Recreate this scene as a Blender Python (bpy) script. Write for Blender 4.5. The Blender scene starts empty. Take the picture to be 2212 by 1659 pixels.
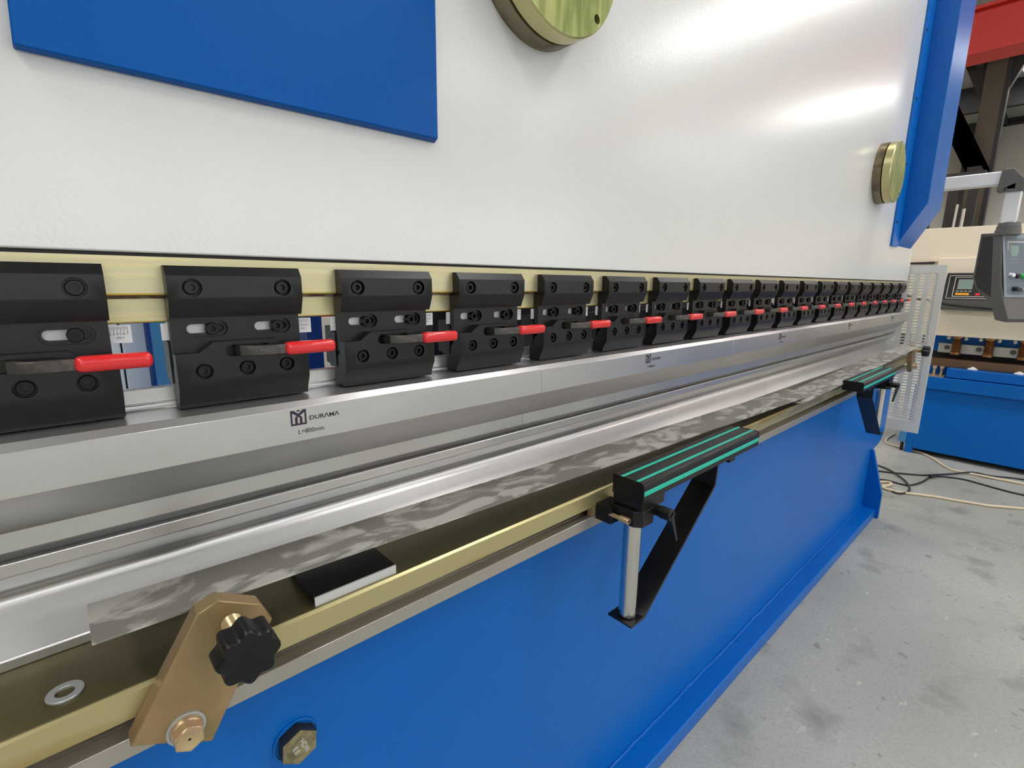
import bpy, bmesh, math, random
from mathutils import Vector, Matrix
from mathutils.geometry import tessellate_polygon

# ------------------------------------------------------------------ scene, camera, world, light
sc = bpy.context.scene
C = sc.collection
ZO = 1.38                         # camera height over the floor; all z below are relative to the camera
PI = math.pi
random.seed(7)

YAW, PITCH, ROLL, FPX = 0.7408, -0.2017, 0.0102, 1081.02
cam_d = bpy.data.cameras.new('camera'); cam = bpy.data.objects.new('camera', cam_d); C.objects.link(cam)
fw = Vector((math.sin(YAW)*math.cos(PITCH), math.cos(YAW)*math.cos(PITCH), math.sin(PITCH)))
rt = Vector((math.cos(YAW), -math.sin(YAW), 0)); up = rt.cross(fw)
r2 = rt*math.cos(ROLL) + up*math.sin(ROLL); u2 = -rt*math.sin(ROLL) + up*math.cos(ROLL)
m = Matrix(((r2.x, u2.x, -fw.x, 0), (r2.y, u2.y, -fw.y, 0), (r2.z, u2.z, -fw.z, ZO), (0, 0, 0, 1)))
cam.matrix_world = m
cam_d.sensor_fit = 'HORIZONTAL'; cam_d.sensor_width = 36.0; cam_d.lens = FPX/2212*36.0
cam_d.clip_start = 0.02; cam_d.clip_end = 200
sc.camera = cam

w = bpy.data.worlds.new('world'); sc.world = w; w.use_nodes = True
w.node_tree.nodes['Background'].inputs[0].default_value = (0.75, 0.85, 1.0, 1)
w.node_tree.nodes['Background'].inputs[1].default_value = 0.6
LAMP = 19.0                        # strength of the roof lamps
WINDOW = 6.0                       # strength of the daylight windows
sc.view_settings.view_transform = 'Standard'; sc.view_settings.look = 'None'
sc.view_settings.gamma = 1; sc.view_settings.use_curve_mapping = False
sc.view_settings.exposure = -0.5
try:
    sc.cycles.use_denoising = True
    sc.cycles.max_bounces = 8; sc.cycles.diffuse_bounces = 4; sc.cycles.glossy_bounces = 5
    sc.cycles.sample_clamp_indirect = 6.0
    sc.cycles.caustics_reflective = False
except Exception: pass

# ------------------------------------------------------------------ materials
M = {}
def srgb(r, g, b):
    f = lambda c: (c/255/12.92) if c/255 <= .04045 else ((c/255+.055)/1.055)**2.4
    return (f(r), f(g), f(b), 1)
def mat(name, col, rough=.5, metal=0., coat=0., spec=.5, noise=None, bump=None, emit=None, rnoise=None, coat_rough=.05, aniso=0):
    """noise=(col2, scale, mapping scale, contrast lo, hi); bump=(scale, strength, distance, mapping); rnoise=(lo,hi,scale,mapping)"""
    mt = bpy.data.materials.new(name); mt.use_nodes = True
    nt = mt.node_tree; N = nt.nodes; L = nt.links
    b = N['Principled BSDF']
    b.inputs['Base Color'].default_value = col
    b.inputs['Roughness'].default_value = rough
    b.inputs['Metallic'].default_value = metal
    b.inputs['Specular IOR Level'].default_value = spec
    b.inputs['Coat Weight'].default_value = coat
    b.inputs['Coat Roughness'].default_value = coat_rough
    if aniso: b.inputs['Anisotropic'].default_value = aniso
    tc = N.new('ShaderNodeTexCoord')
    def tex(scale, mp, detail=4, dist=0.):
        mn = N.new('ShaderNodeMapping'); L.new(tc.outputs['Object'], mn.inputs['Vector'])
        mn.inputs['Scale'].default_value = mp
        t = N.new('ShaderNodeTexNoise'); t.inputs['Scale'].default_value = scale; t.inputs['Detail'].default_value = detail
        t.inputs['Distortion'].default_value = dist
        L.new(mn.outputs['Vector'], t.inputs['Vector']); return t
    if noise:
        c2, s, mp, lo, hi = noise
        t = tex(s, mp, 5, 1.2 if hi-lo < .1 else .4)
        rp = N.new('ShaderNodeMapRange'); rp.inputs['From Min'].default_value = lo; rp.inputs['From Max'].default_value = hi
        L.new(t.outputs['Fac'], rp.inputs['Value'])
        mx = N.new('ShaderNodeMix'); mx.data_type = 'RGBA'
        mx.inputs['A'].default_value = col; mx.inputs['B'].default_value = c2
        L.new(rp.outputs['Result'], mx.inputs['Factor']); L.new(mx.outputs['Result'], b.inputs['Base Color'])
    if rnoise:
        lo, hi, s, mp = rnoise
        t = tex(s, mp, 4)
        rp = N.new('ShaderNodeMapRange'); rp.inputs['From Min'].default_value = .3; rp.inputs['From Max'].default_value = .7
        rp.inputs['To Min'].default_value = lo; rp.inputs['To Max'].default_value = hi
        L.new(t.outputs['Fac'], rp.inputs['Value']); L.new(rp.outputs['Result'], b.inputs['Roughness'])
    if bump:
        s, st, d, mp = bump
        t = tex(s, mp, 2)
        bn = N.new('ShaderNodeBump'); bn.inputs['Strength'].default_value = st; bn.inputs['Distance'].default_value = d
        L.new(t.outputs['Fac'], bn.inputs['Height']); L.new(bn.outputs['Normal'], b.inputs['Normal'])
        L.new(bn.outputs['Normal'], b.inputs['Coat Normal'])
    if emit:
        b.inputs['Emission Color'].default_value = emit[0]; b.inputs['Emission Strength'].default_value = emit[1]
    M[name] = mt
    return mt
U = (1, 1, 1)
mat('white_paint', srgb(224, 224, 223), .26, 0, .3, .45, bump=(170, .14, .002, U), coat_rough=.14)
mat('white_paint2', srgb(250, 236, 214), .35, 0, .2)
mat('blue_paint', srgb(0, 101, 190), .34, 0, .0, .30, bump=(260, .10, .001, U), coat_rough=.16)
mat('blue_sheet', srgb(0, 86, 168), .5, 0, .0, .15, bump=(320, .10, .001, U))
mat('steel', srgb(208, 207, 207), .31, .88, 0, .5, noise=(srgb(196, 194, 193), 2.0, (1.5, 5, 5), .3, .7))
mat('steel_rough', srgb(150, 148, 146), .42, 1, 0, .5, noise=(srgb(95, 92, 90), 4.0, (1, 1.6, 1.6), .42, .62), rnoise=(.30, .6, 14, (1, 2, 2)))
mat('sheet_steel', srgb(206, 203, 196), .42, .55, 0, .5, noise=(srgb(146, 142, 136), 9.0, (1.0, 2.0, 1), .44, .535), bump=(60, .03, .0006, U))
mat('tang_steel', srgb(226, 226, 228), .32, .6)
mat('zinc', srgb(204, 195, 146), .38, .5, 0, .5, noise=(srgb(196, 188, 160), 5.0, (.7, 8, 40), .35, .68), rnoise=(.32, .46, 5, (1, 30, 60)), bump=(12, .05, .0006, (1, 90, 90)))
mat('zinc_edge', srgb(188, 156, 66), .40, .5, noise=(srgb(176, 164, 92), 18, (1, 1, 1), .35, .65))
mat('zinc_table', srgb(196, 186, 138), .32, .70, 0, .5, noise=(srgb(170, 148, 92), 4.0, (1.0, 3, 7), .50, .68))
mat('brown_gap', srgb(92, 70, 52), .7, .2, noise=(srgb(150, 125, 105), 60, (1, 3, 3), .45, .6))
mat('dark_strip', srgb(34, 26, 28), .6)
mat('black_oxide', srgb(14, 14, 16), .36, .0, 0, .42, noise=(srgb(19, 18, 20), 40, U, .4, .6), bump=(700, .06, .0003, U))
mat('black_bolt', srgb(26, 26, 28), .28, .5, 0, .5)
mat('black_plastic', srgb(11, 11, 13), .38, 0, .0, .4, bump=(500, .05, .0003, U))
mat('black_anod', srgb(12, 12, 14), .36, .0, 0, .45)
mat('lever_steel', srgb(74, 72, 70), .42, .6, noise=(srgb(96, 90, 84), 60, U, .5, .65))
mat('red_vinyl', srgb(222, 38, 42), .24, 0, .4, .5)
mat('green_insert', srgb(22, 190, 165), .38, 0, 0, .5)
mat('scale_white', srgb(226, 226, 230), .4, .1)
mat('ink', srgb(44, 40, 50), .6)
mat('ink_purple', srgb(40, 24, 52), .5)
mat('bronze_plate', srgb(170, 140, 104), .44, .45, 0, .4, noise=(srgb(140, 126, 88), 9, U, .35, .65), bump=(400, .04, .0003, U))
mat('bronze_edge', srgb(232, 196, 150), .35, .7)
mat('gold_zinc', srgb(206, 184, 140), .30, .65, noise=(srgb(210, 178, 150), 50, U, .4, .6))
mat('washer_zinc', srgb(190, 194, 196), .42, .6)
mat('chrome', srgb(214, 212, 210), .20, 1, 0, .5, rnoise=(.14, .3, 5, (40, 40, 1)))
mat('old_bolt', srgb(170, 160, 120), .42, .7, noise=(srgb(120, 112, 92), 60, U, .4, .65))
mat('bolt_side', srgb(92, 84, 78), .45, .8)
mat('pin_green', srgb(172, 176, 112), .38, .55, noise=(srgb(122, 136, 72), 14, (3, 1, .5), .38, .62), rnoise=(.28, .5, 20, (3, 1, 1)))
mat('pin_side', srgb(196, 188, 140), .30, .85)
mat('pin_ring', srgb(140, 130, 108), .42, .8, noise=(srgb(96, 84, 58), 16, U, .45, .65))
mat('guard_white', srgb(228, 228, 224), .45, 0, 0, .4)
mat('cream_cable', srgb(222, 206, 178), .5)
mat('black_cable', srgb(42, 40, 42), .55)
mat('grey_box', srgb(96, 94, 92), .5)
mat('dark_box', srgb(44, 42, 44), .5)
mat('panel_blue_grey', srgb(132, 142, 152), .45)
mat('panel_face', srgb(104, 114, 126), .45)
mat('panel_black', srgb(34, 30, 30), .4)
mat('panel_line', srgb(224, 218, 206), .5)
mat('lcd', srgb(126, 150, 138), .3, emit=(srgb(126, 150, 138), .15))
mat('orange_key', srgb(244, 166, 40), .4, emit=(srgb(244, 160, 40), .3))
mat('red_key', srgb(226, 50, 60), .4, emit=(srgb(226, 50, 60), .2))
mat('green_key', srgb(60, 200, 100), .4, emit=(srgb(60, 200, 100), .2))
mat('grey_key', srgb(150, 156, 158), .4)
mat('tube_white', srgb(236, 236, 238), .3, .1)
mat('spring_bronze', srgb(166, 118, 76), .32, .85)
mat('bar_grey', srgb(206, 202, 190), .45, .3)
mat('gold_strip', srgb(150, 118, 90), .3, .8)
mat('wall', srgb(214, 208, 196), .8)
mat('wall_far', srgb(196, 192, 184), .8)
mat('roof', srgb(150, 150, 144), .7, bump=(8, .3, .05, (1, 9, 1)))
mat('dark_steel', srgb(46, 44, 44), .6)
mat('beige_steel', srgb(92, 82, 70), .6)
mat('crane_red', srgb(196, 40, 30), .5)
mat('rail_red', srgb(216, 92, 70), .5)
mat('lamp', srgb(255, 255, 255), .5, emit=((1.0, .98, .95, 1), LAMP))
mat('window_glow', srgb(255, 255, 255), .5, emit=((.93, .97, 1.0, 1), WINDOW))
mat('cabinet', srgb(226, 234, 238), .5)
mat('cabinet2', srgb(196, 208, 220), .5)
mat('navy', srgb(10, 58, 130), .5)
mat('sky_blue', srgb(70, 136, 186), .5)
mat('red_cabinet', srgb(160, 44, 40), .5)
mat('cream', srgb(232, 222, 208), .6)
mat('motor_black', srgb(30, 28, 32), .5)
mat('brown_motor', srgb(92, 72, 62), .55)

# the lower lip of the slotted table is bare ground steel
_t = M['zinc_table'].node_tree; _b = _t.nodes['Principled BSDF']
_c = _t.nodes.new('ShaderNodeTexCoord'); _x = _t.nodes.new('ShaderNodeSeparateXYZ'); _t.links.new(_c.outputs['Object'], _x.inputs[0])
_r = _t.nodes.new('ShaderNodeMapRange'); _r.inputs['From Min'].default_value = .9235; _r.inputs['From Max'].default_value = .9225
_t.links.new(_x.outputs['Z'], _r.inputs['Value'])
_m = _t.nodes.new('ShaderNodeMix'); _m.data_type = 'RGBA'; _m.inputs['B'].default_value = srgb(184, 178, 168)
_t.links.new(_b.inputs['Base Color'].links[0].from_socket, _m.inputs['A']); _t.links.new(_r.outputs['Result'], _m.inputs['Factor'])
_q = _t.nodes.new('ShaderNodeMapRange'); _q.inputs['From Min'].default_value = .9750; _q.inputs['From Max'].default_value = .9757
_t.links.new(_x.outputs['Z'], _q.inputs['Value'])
_n = _t.nodes.new('ShaderNodeMix'); _n.data_type = 'RGBA'; _n.inputs['B'].default_value = srgb(112, 104, 74)     # darker top: shade and reflections of the strips put into the colour
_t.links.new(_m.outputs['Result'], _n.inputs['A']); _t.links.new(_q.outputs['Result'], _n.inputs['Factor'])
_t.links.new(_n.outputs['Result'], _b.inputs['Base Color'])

# concrete floor with joints, stains and a puddle of oil
def floor_mat():
    mt = bpy.data.materials.new('concrete'); mt.use_nodes = True
    nt = mt.node_tree; N = nt.nodes; L = nt.links; b = N['Principled BSDF']
    tc = N.new('ShaderNodeTexCoord')
    def nz(s, d, mp=U):
        mn = N.new('ShaderNodeMapping'); mn.inputs['Scale'].default_value = mp; L.new(tc.outputs['Object'], mn.inputs['Vector'])
        t = N.new('ShaderNodeTexNoise'); t.inputs['Scale'].default_value = s; t.inputs['Detail'].default_value = d
        L.new(mn.outputs['Vector'], t.inputs['Vector']); return t.outputs['Fac']
    def rng(v, a, c, o0=0, o1=1):
        r = N.new('ShaderNodeMapRange'); r.inputs['From Min'].default_value = a; r.inputs['From Max'].default_value = c
        r.inputs['To Min'].default_value = o0; r.inputs['To Max'].default_value = o1
        L.new(v, r.inputs['Value']); return r.outputs['Result']
    def mix(f, A, B):
        mx = N.new('ShaderNodeMix'); mx.data_type = 'RGBA'
        if isinstance(A, tuple): mx.inputs['A'].default_value = A
        else: L.new(A, mx.inputs['A'])
        if isinstance(B, tuple): mx.inputs['B'].default_value = B
        else: L.new(B, mx.inputs['B'])
        L.new(f, mx.inputs['Factor']); return mx.outputs['Result']
    c = mix(rng(nz(1.6, 6), .35, .68), srgb(178, 178, 170), srgb(158, 160, 153))
    c = mix(rng(nz(5, 8), .56, .74), c, srgb(134, 134, 129))
    c = mix(rng(nz(16, 3), .66, .72, 0, .6), c, srgb(112, 111, 104))
    c = mix(rng(nz(13, 2, (1, 2.5, 1)), .70, .74, 0, .7), c, srgb(196, 193, 182))
    c = mix(rng(nz(90, 3), .45, .75, 0, .25), c, srgb(110, 110, 106))
    # oil puddle at a fixed spot
    sx = N.new('ShaderNodeSeparateXYZ'); L.new(tc.outputs['Object'], sx.inputs[0])
    vd = N.new('ShaderNodeVectorMath'); vd.operation = 'DISTANCE'; L.new(tc.outputs['Object'], vd.inputs[0])
    vd.inputs[1].default_value = (1.393, .5545, 0)
    ad = N.new('ShaderNodeMath'); ad.operation = 'ADD'; L.new(vd.outputs['Value'], ad.inputs[0]); L.new(rng(nz(40, 3), .3, .7, -.009, .009), ad.inputs[1])
    pud = rng(ad.outputs[0], .0175, .020, 1, 0)
    c = mix(pud, c, srgb(96, 80, 38))
    # saw-cut joint across the floor
    mj = N.new('ShaderNodeMath'); mj.operation = 'SUBTRACT'; L.new(sx.outputs['X'], mj.inputs[0]); mj.inputs[1].default_value = 3.725
    ma = N.new('ShaderNodeMath'); ma.operation = 'ABSOLUTE'; L.new(mj.outputs[0], ma.inputs[0])
    jn = rng(ma.outputs[0], .0015, .004, .7, 0)
    c = mix(jn, c, srgb(120, 119, 114))
    L.new(c, b.inputs['Base Color'])
    L.new(mix(pud, (.62, .62, .62, 1), (.12, .12, .12, 1)), b.inputs['Roughness'])
    bn = N.new('ShaderNodeBump'); bn.inputs['Strength'].default_value = .08; bn.inputs['Distance'].default_value = .002
    L.new(nz(70, 4), bn.inputs['Height']); L.new(bn.outputs['Normal'], b.inputs['Normal'])
    M['concrete'] = mt
floor_mat()

# ------------------------------------------------------------------ mesh helpers
class MB:
    def __init__(s): s.v = []; s.f = []
    def add(s, vs, fs):
        o = len(s.v); s.v += [tuple(p) for p in vs]; s.f += [[i+o for i in f] for f in fs]; return s
    def box(s, x0, x1, y0, y1, z0, z1):
        v = [(x, y, z) for x in (x0, x1) for y in (y0, y1) for z in (z0, z1)]
        return s.add(v, [[0, 1, 3, 2], [4, 6, 7, 5], [0, 4, 5, 1], [2, 3, 7, 6], [0, 2, 6, 4], [1, 5, 7, 3]])
    def prism(s, pts, d0, d1, fn):
        """closed profile pts (a,b) swept from d0 to d1; fn(a,b,d)->xyz"""
        n = len(pts)
        s.add([fn(a, b, d0) for a, b in pts] + [fn(a, b, d1) for a, b in pts],
              [[i, (i+1) % n, n+(i+1) % n, n+i] for i in range(n)])
        tri = tessellate_polygon([[Vector((a, b, 0)) for a, b in pts]])
        o = len(s.v)-2*n
        s.f += [[o+i for i in t] for t in tri] + [[o+n+i for i in t] for t in tri]
        return s
    def ex(s, pts, x0, x1): return s.prism(pts, x0, x1, lambda a, b, d: (d, a, b))       # (y,z) along x
    def ey(s, pts, y0, y1): return s.prism(pts, y0, y1, lambda a, b, d: (a, d, b))       # (x,z) along y
    def ez(s, pts, z0, z1): return s.prism(pts, z0, z1, lambda a, b, d: (a, b, d))       # (x,y) along z
    def cyl(s, p0, p1, r0, r1=None, n=24, caps=True):
        r1 = r0 if r1 is None else r1
        p0 = Vector(p0); p1 = Vector(p1); d = (p1-p0).normalized()
        a = d.orthogonal().normalized(); b = d.cross(a)
        ring = lambda p, r: [p+(a*math.cos(2*PI*i/n)+b*math.sin(2*PI*i/n))*r for i in range(n)]
        vs = ring(p0, r0)+ring(p1, r1)
        fs = [[i, (i+1) % n, n+(i+1) % n, n+i] for i in range(n)]
        if caps: fs += [list(range(n))[::-1], list(range(n, 2*n))]
        return s.add(vs, fs)
    def lathe(s, o, axis, prof, n=28, caps=True):
        """prof: (t along axis, radius)"""
        o = Vector(o); d = Vector(axis).normalized(); a = d.orthogonal().normalized(); b = d.cross(a)
        vs = []
        for t, r in prof: vs += [o+d*t+(a*math.cos(2*PI*i/n)+b*math.sin(2*PI*i/n))*r for i in range(n)]
        fs = []
        for k in range(len(prof)-1):
            fs += [[k*n+i, k*n+(i+1) % n, (k+1)*n+(i+1) % n, (k+1)*n+i] for i in range(n)]
        if caps and prof[0][1] > 0: fs.append(list(range(n))[::-1])
        if caps and prof[-1][1] > 0: fs.append([(len(prof)-1)*n+i for i in range(n)])
        return s.add(vs, fs)
    def tube(s, pts, r, n=10):
        P = [Vector(p) for p in pts]; rings = []
        for i, p in enumerate(P):
            d = (P[min(i+1, len(P)-1)]-P[max(i-1, 0)]).normalized()
            a = d.cross(Vector((0, 0, 1)))
            a = a.normalized() if a.length > 1e-4 else d.orthogonal().normalized()
            b = d.cross(a)
            rings += [p+(a*math.cos(2*PI*k/n)+b*math.sin(2*PI*k/n))*r for k in range(n)]
        fs = [[i*n+k, i*n+(k+1) % n, (i+1)*n+(k+1) % n, (i+1)*n+k] for i in range(len(P)-1) for k in range(n)]
        fs += [list(range(n))[::-1], [(len(P)-1)*n+k for k in range(n)]]
        return s.add(rings, fs)
    def holed(s, outer, holes, fn):
        """flat face with holes; fn(a,b)->xyz"""
        polys = [outer]+holes
        tri = tessellate_polygon([[Vector((a, b, 0)) for a, b in p] for p in polys])
        flat = [fn(a, b) for p in polys for a, b in p]
        return s.add(flat, [list(t) for t in tri])
    def wall(s, loop, fa, fb):
        n = len(loop)
        return s.add([fa(a, b) for a, b in loop]+[fb(a, b) for a, b in loop], [[i, (i+1) % n, n+(i+1) % n, n+i] for i in range(n)])

def circle(cx, cy, r, n=20, ph=0): return [(cx+r*math.cos(2*PI*i/n+ph), cy+r*math.sin(2*PI*i/n+ph)) for i in range(n)]
def slot(x0, x1, cz, r, n=8):
    a = [(x0+r+r*math.cos(PI/2+PI*i/n), cz+r*math.sin(PI/2+PI*i/n)) for i in range(n+1)]
    b = [(x1-r+r*math.cos(-PI/2+PI*i/n), cz+r*math.sin(-PI/2+PI*i/n)) for i in range(n+1)]
    return a+b
def hexa(cx, cy, r, ph=0): return circle(cx, cy, r, 6, ph)

def catmull(P, k=8):
    P = [Vector(p) for p in P]; out = []
    for i in range(len(P)-1):
        p0 = P[max(i-1, 0)]; p1 = P[i]; p2 = P[i+1]; p3 = P[min(i+2, len(P)-1)]
        for j in range(k):
            t = j/k
            out.append(.5*((2*p1)+(-p0+p2)*t+(2*p0-5*p1+4*p2-p3)*t*t+(-p0+3*p1-3*p2+p3)*t**3))
    return out+[P[-1]]

def mesh_of(name, mb, mt, origin=(0, 0, 0), smooth=True, angle=32):
    ox, oy, oz = origin
    me = bpy.data.meshes.new(name)
    me.from_pydata([(x-ox, y-oy, z-oz) for x, y, z in mb.v], [], mb.f)
    bm = bmesh.new(); bm.from_mesh(me)
    bmesh.ops.remove_doubles(bm, verts=bm.verts, dist=1e-6)
    bmesh.ops.recalc_face_normals(bm, faces=bm.faces)
    bm.to_mesh(me); bm.free()
    if smooth:
        for p in me.polygons: p.use_smooth = True
        me.set_sharp_from_angle(angle=math.radians(angle))
    me.materials.append(M[mt])
    return me
ORG = {}
def part(name, mb, mt, parent=None, bevel=0, seg=2, smooth=True):
    """one mesh object; coordinates given relative to the camera height"""
    if parent is None: org = (0, 0, 0)
    else: org = ORG[parent.name]
    o = bpy.data.objects.new(name, mesh_of(name, mb, mt, org, smooth)); C.objects.link(o)
    if parent is None: o.location = (0, 0, ZO); ORG[o.name] = (0, 0, 0)
    else: o.parent = parent; ORG[o.name] = org
    if bevel:
        bv = o.modifiers.new('bevel', 'BEVEL'); bv.width = bevel; bv.segments = seg; bv.limit_method = 'ANGLE'; bv.angle_limit = math.radians(35)
        bv.harden_normals = False
    return o
def solo(name, mb, mt, label, cat, group=None, bevel=0, seg=2, org=None):
    """a thing that is a single mesh, origin at its base"""
    xs = [p[0] for p in mb.v]; ys = [p[1] for p in mb.v]; zs = [p[2] for p in mb.v]
    g = org or ((min(xs)+max(xs))/2, (min(ys)+max(ys))/2, min(zs))
    o = bpy.data.objects.new(name, mesh_of(name, mb, mt, g)); C.objects.link(o)
    o.location = (g[0], g[1], g[2]+ZO); ORG[o.name] = g
    if bevel:
        bv = o.modifiers.new('bevel', 'BEVEL'); bv.width = bevel; bv.segments = seg; bv.limit_method = 'ANGLE'; bv.angle_limit = math.radians(35)
    return tag(o, label, cat, group)
def tag(o, label=None, cat=None, group=None, kind=None):
    if label: o['label'] = label
    if cat: o['category'] = cat
    if group: o['group'] = group
    if kind: o['kind'] = kind
    return o
def thing(name, loc, label, cat, group=None):
    o = bpy.data.objects.new(name, None); C.objects.link(o); o.empty_display_size = .05
    o.location = (loc[0], loc[1], loc[2]+ZO); ORG[o.name] = tuple(loc)
    return tag(o, label, cat, group)
def copy_tree(o, parent=None):
    c = o.copy(); C.objects.link(c); c.parent = parent
    if o.name in ORG: ORG[c.name] = ORG[o.name]
    for ch in list(o.children): copy_tree(ch, c)
    return c
def struct(name, mb, mt):
    o = part(name, mb, mt); return tag(o, kind='structure')

_txt = {}
def text_tris(body, size, off=0):
    """flat text as (verts2d, faces), left-bottom aligned, width"""
    k = (body, size, off)
    if k in _txt: return _txt[k]
    cu = bpy.data.curves.new('t', 'FONT'); cu.body = body; cu.size = size; cu.resolution_u = 3; cu.offset = off
    ob = bpy.data.objects.new('t', cu); C.objects.link(ob)
    dg = bpy.context.evaluated_depsgraph_get(); dg.update()
    me = bpy.data.meshes.new_from_object(ob.evaluated_get(dg))
    vs = [(v.co.x, v.co.y) for v in me.vertices]; fs = [list(p.vertices) for p in me.polygons]
    bpy.data.objects.remove(ob); bpy.data.curves.remove(cu); bpy.data.meshes.remove(me)
    _txt[k] = (vs, fs); return _txt[k]
def put_text(mb, body, size, fn, sx=1.0, off=0):
    vs, fs = text_tris(body, size, off)
    return mb.add([fn(a*sx, b) for a, b in vs], fs)

# ------------------------------------------------------------------ the hall
FL = -ZO
HX0, HX1, HY0, HY1, ROOF = -10., 22., -16., 7.5, 4.9
struct('floor', MB().box(HX0-.2, HX1+.2, HY0-.2, HY1+.2, FL-.2, FL), 'concrete')
struct('ceiling', MB().box(HX0-.2, HX1+.2, HY0-.2, HY1+.2, ROOF, ROOF+.2), 'roof')
struct('wall_right', MB().box(HX1, HX1+.2, HY0-.2, HY1+.2, FL-.01, ROOF+.01), 'wall_far')
struct('wall_left', MB().box(HX0-.2, HX0, HY0-.2, HY1+.2, FL-.01, ROOF+.01), 'wall')
struct('wall_back', MB().box(HX0, HX1, HY1, HY1+.2, FL-.01, ROOF+.01), 'wall')
struct('wall_front', MB().box(HX0, HX1, HY0-.2, HY0, FL-.01, ROOF+.01), 'wall')
k = 0
for x in range(-9, 21, 3):
    k += 1
    o = struct('window_%d' % k, MB().box(x, x+2.2, HY0, HY0+.04, .3, 3.4), 'window_glow')
    f = MB()
    for a, b, c, d in ((x-.06, x, .24, 3.46), (x+2.2, x+2.26, .24, 3.46), (x, x+2.2, .24, .3), (x, x+2.2, 3.4, 3.46), (x+1.07, x+1.13, .3, 3.4)):
        f.box(a, b, HY0, HY0+.07, c, d)
    part('window_frame', f, 'dark_steel', o)
# steel frame under the roof
def ibeam(a, b, x0, z0, z1, wf=.2):
    mb = MB(); t = .03
    mb.box(x0-wf/2, x0+wf/2, a, b, z1-t, z1); mb.box(x0-wf/2, x0+wf/2, a, b, z0, z0+t); mb.box(x0-.02, x0+.02, a, b, z0, z1)
    return mb
for x, zb, lb in ((21.8, 4.72, 'dark steel roof beam running along the top of the far end wall'), (17.9, 4.30, 'dark steel roof beam two bays before the far end wall')):
    t = thing('roof_beam', (x, 0, ROOF), lb, 'beam')
    part('flange_beam', ibeam(HY0, HY1, x, zb, ROOF), 'dark_steel', t)
t = thing('roof_purlin', (14.6, 0, ROOF), 'slim grey purlin under the bright roof sheets', 'beam')
part('purlin_bar', MB().box(14.55, 14.65, HY0, HY1, ROOF-.12, ROOF), 'dark_steel', t)
mbp = MB()
for y in (-3.0, .9, 1.75): mbp.box(12., 21.9, y-.05, y+.05, ROOF-.16, ROOF-.001)
t = thing('roof_lattice', (16, 0, ROOF), 'dark longitudinal roof bars between the steel beams', 'beam')
for y in (-3.0, .9, 2.1): part('long_bar', MB().box(12., 21.9, y-.06, y+.06, ROOF-.18, ROOF), 'dark_steel', t)
t = thing('crane_girder', (9., 0, 2.8), 'red painted crane box girder hanging below the roof', 'crane')
part('girder_web', MB().box(8.85, 9.15, -9, HY1, 2.84, 3.30), 'crane_red', t)
part('bottom_flange', MB().box(8.78, 9.22, -9, HY1, 2.80, 2.84), 'crane_red', t)
part('top_flange', MB().box(8.78, 9.22, -9, HY1, 3.30, 3.34), 'crane_red', t)
# runway beam with red conductor rail, sloping knee brace and steel columns
t = thing('hall_column', (16., 1.85, FL), 'tall dark steel hall column beside the far wall', 'column')
part('column_flange', MB().box(15.85, 15.9, 1.66, 2.0, FL, ROOF), 'beige_steel', t)
part('column_flange', MB().box(16.1, 16.15, 1.66, 2.0, FL, ROOF), 'dark_steel', t)
part('column_web', MB().box(15.85, 16.15, 1.58, 1.66, FL, ROOF), 'dark_steel', t)
part('base_plate', MB().box(15.7, 16.3, 1.5, 2.15, FL, FL+.03), 'dark_steel', t)
part('cap_gusset', MB().ex([(1.3, ROOF), (1.66, ROOF-.9), (2.0, ROOF-.9), (2.4, ROOF)], 15.9, 16.1), 'dark_steel', t)
t = thing('hall_column', (21.6, 2.55, FL), 'tall dark steel column standing against the far end wall', 'column')
part('column_flange', MB().box(21.4, 21.9, 2.3, 2.36, FL, ROOF), 'dark_steel', t)
part('column_web', MB().box(21.6, 21.66, 2.36, 2.9, FL, ROOF), 'dark_steel', t)
t = thing('knee_brace', (15.7, 2.0, 2.5), 'dark diagonal steel strut with a red strip on its edge', 'strut')
part('strut_cleat', MB().box(15.5, 15.86, 1.66, 1.98, 2.40, 2.60), 'dark_steel', t)
part('strut_hanger', MB().box(15.55, 15.70, 2.5, 2.7, 3.95, ROOF), 'dark_steel', t)
def strut(p0, p1, wy, wz):
    p0 = Vector(p0); p1 = Vector(p1); return MB().add([p0+Vector((0, a, b)) for a, b in ((0, 0), (wy, 0), (wy, wz), (0, wz))]+[p1+Vector((0, a, b)) for a, b in ((0, 0), (wy, 0), (wy, wz), (0, wz))],
        [[0, 1, 2, 3], [4, 5, 6, 7], [0, 1, 5, 4], [1, 2, 6, 5], [2, 3, 7, 6], [3, 0, 4, 7]])
part('strut_bar', strut((15.6, 1.72, 2.45), (15.6, 2.5, 4.0), .26, .12), 'dark_steel', t)
part('red_strip', strut((15.5, 1.60, 2.45), (15.5, 2.40, 4.05), .07, .06), 'rail_red', t)
t = thing('storage_rack', (15., 2.2, FL), 'dark steel rack with pale rods standing far behind', 'rack')
for y in (1.62, 1.95, 2.35, 2.75): part('upright', MB().box(14.6, 14.75, y, y+.16, FL, 2.2), 'dark_steel', t)
part('rod', MB().cyl((14.5, 1.95, FL), (14.5, 1.90, 1.7), .025, n=10), 'bar_grey', t)
part('rod', MB().cyl((14.5, 1.80, FL), (14.5, 1.78, 1.6), .03, n=10), 'bar_grey', t)
part('cross_bar', MB().box(14.55, 14.8, 1.55, 2.95, 2.05, 2.35), 'dark_steel', t)
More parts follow.
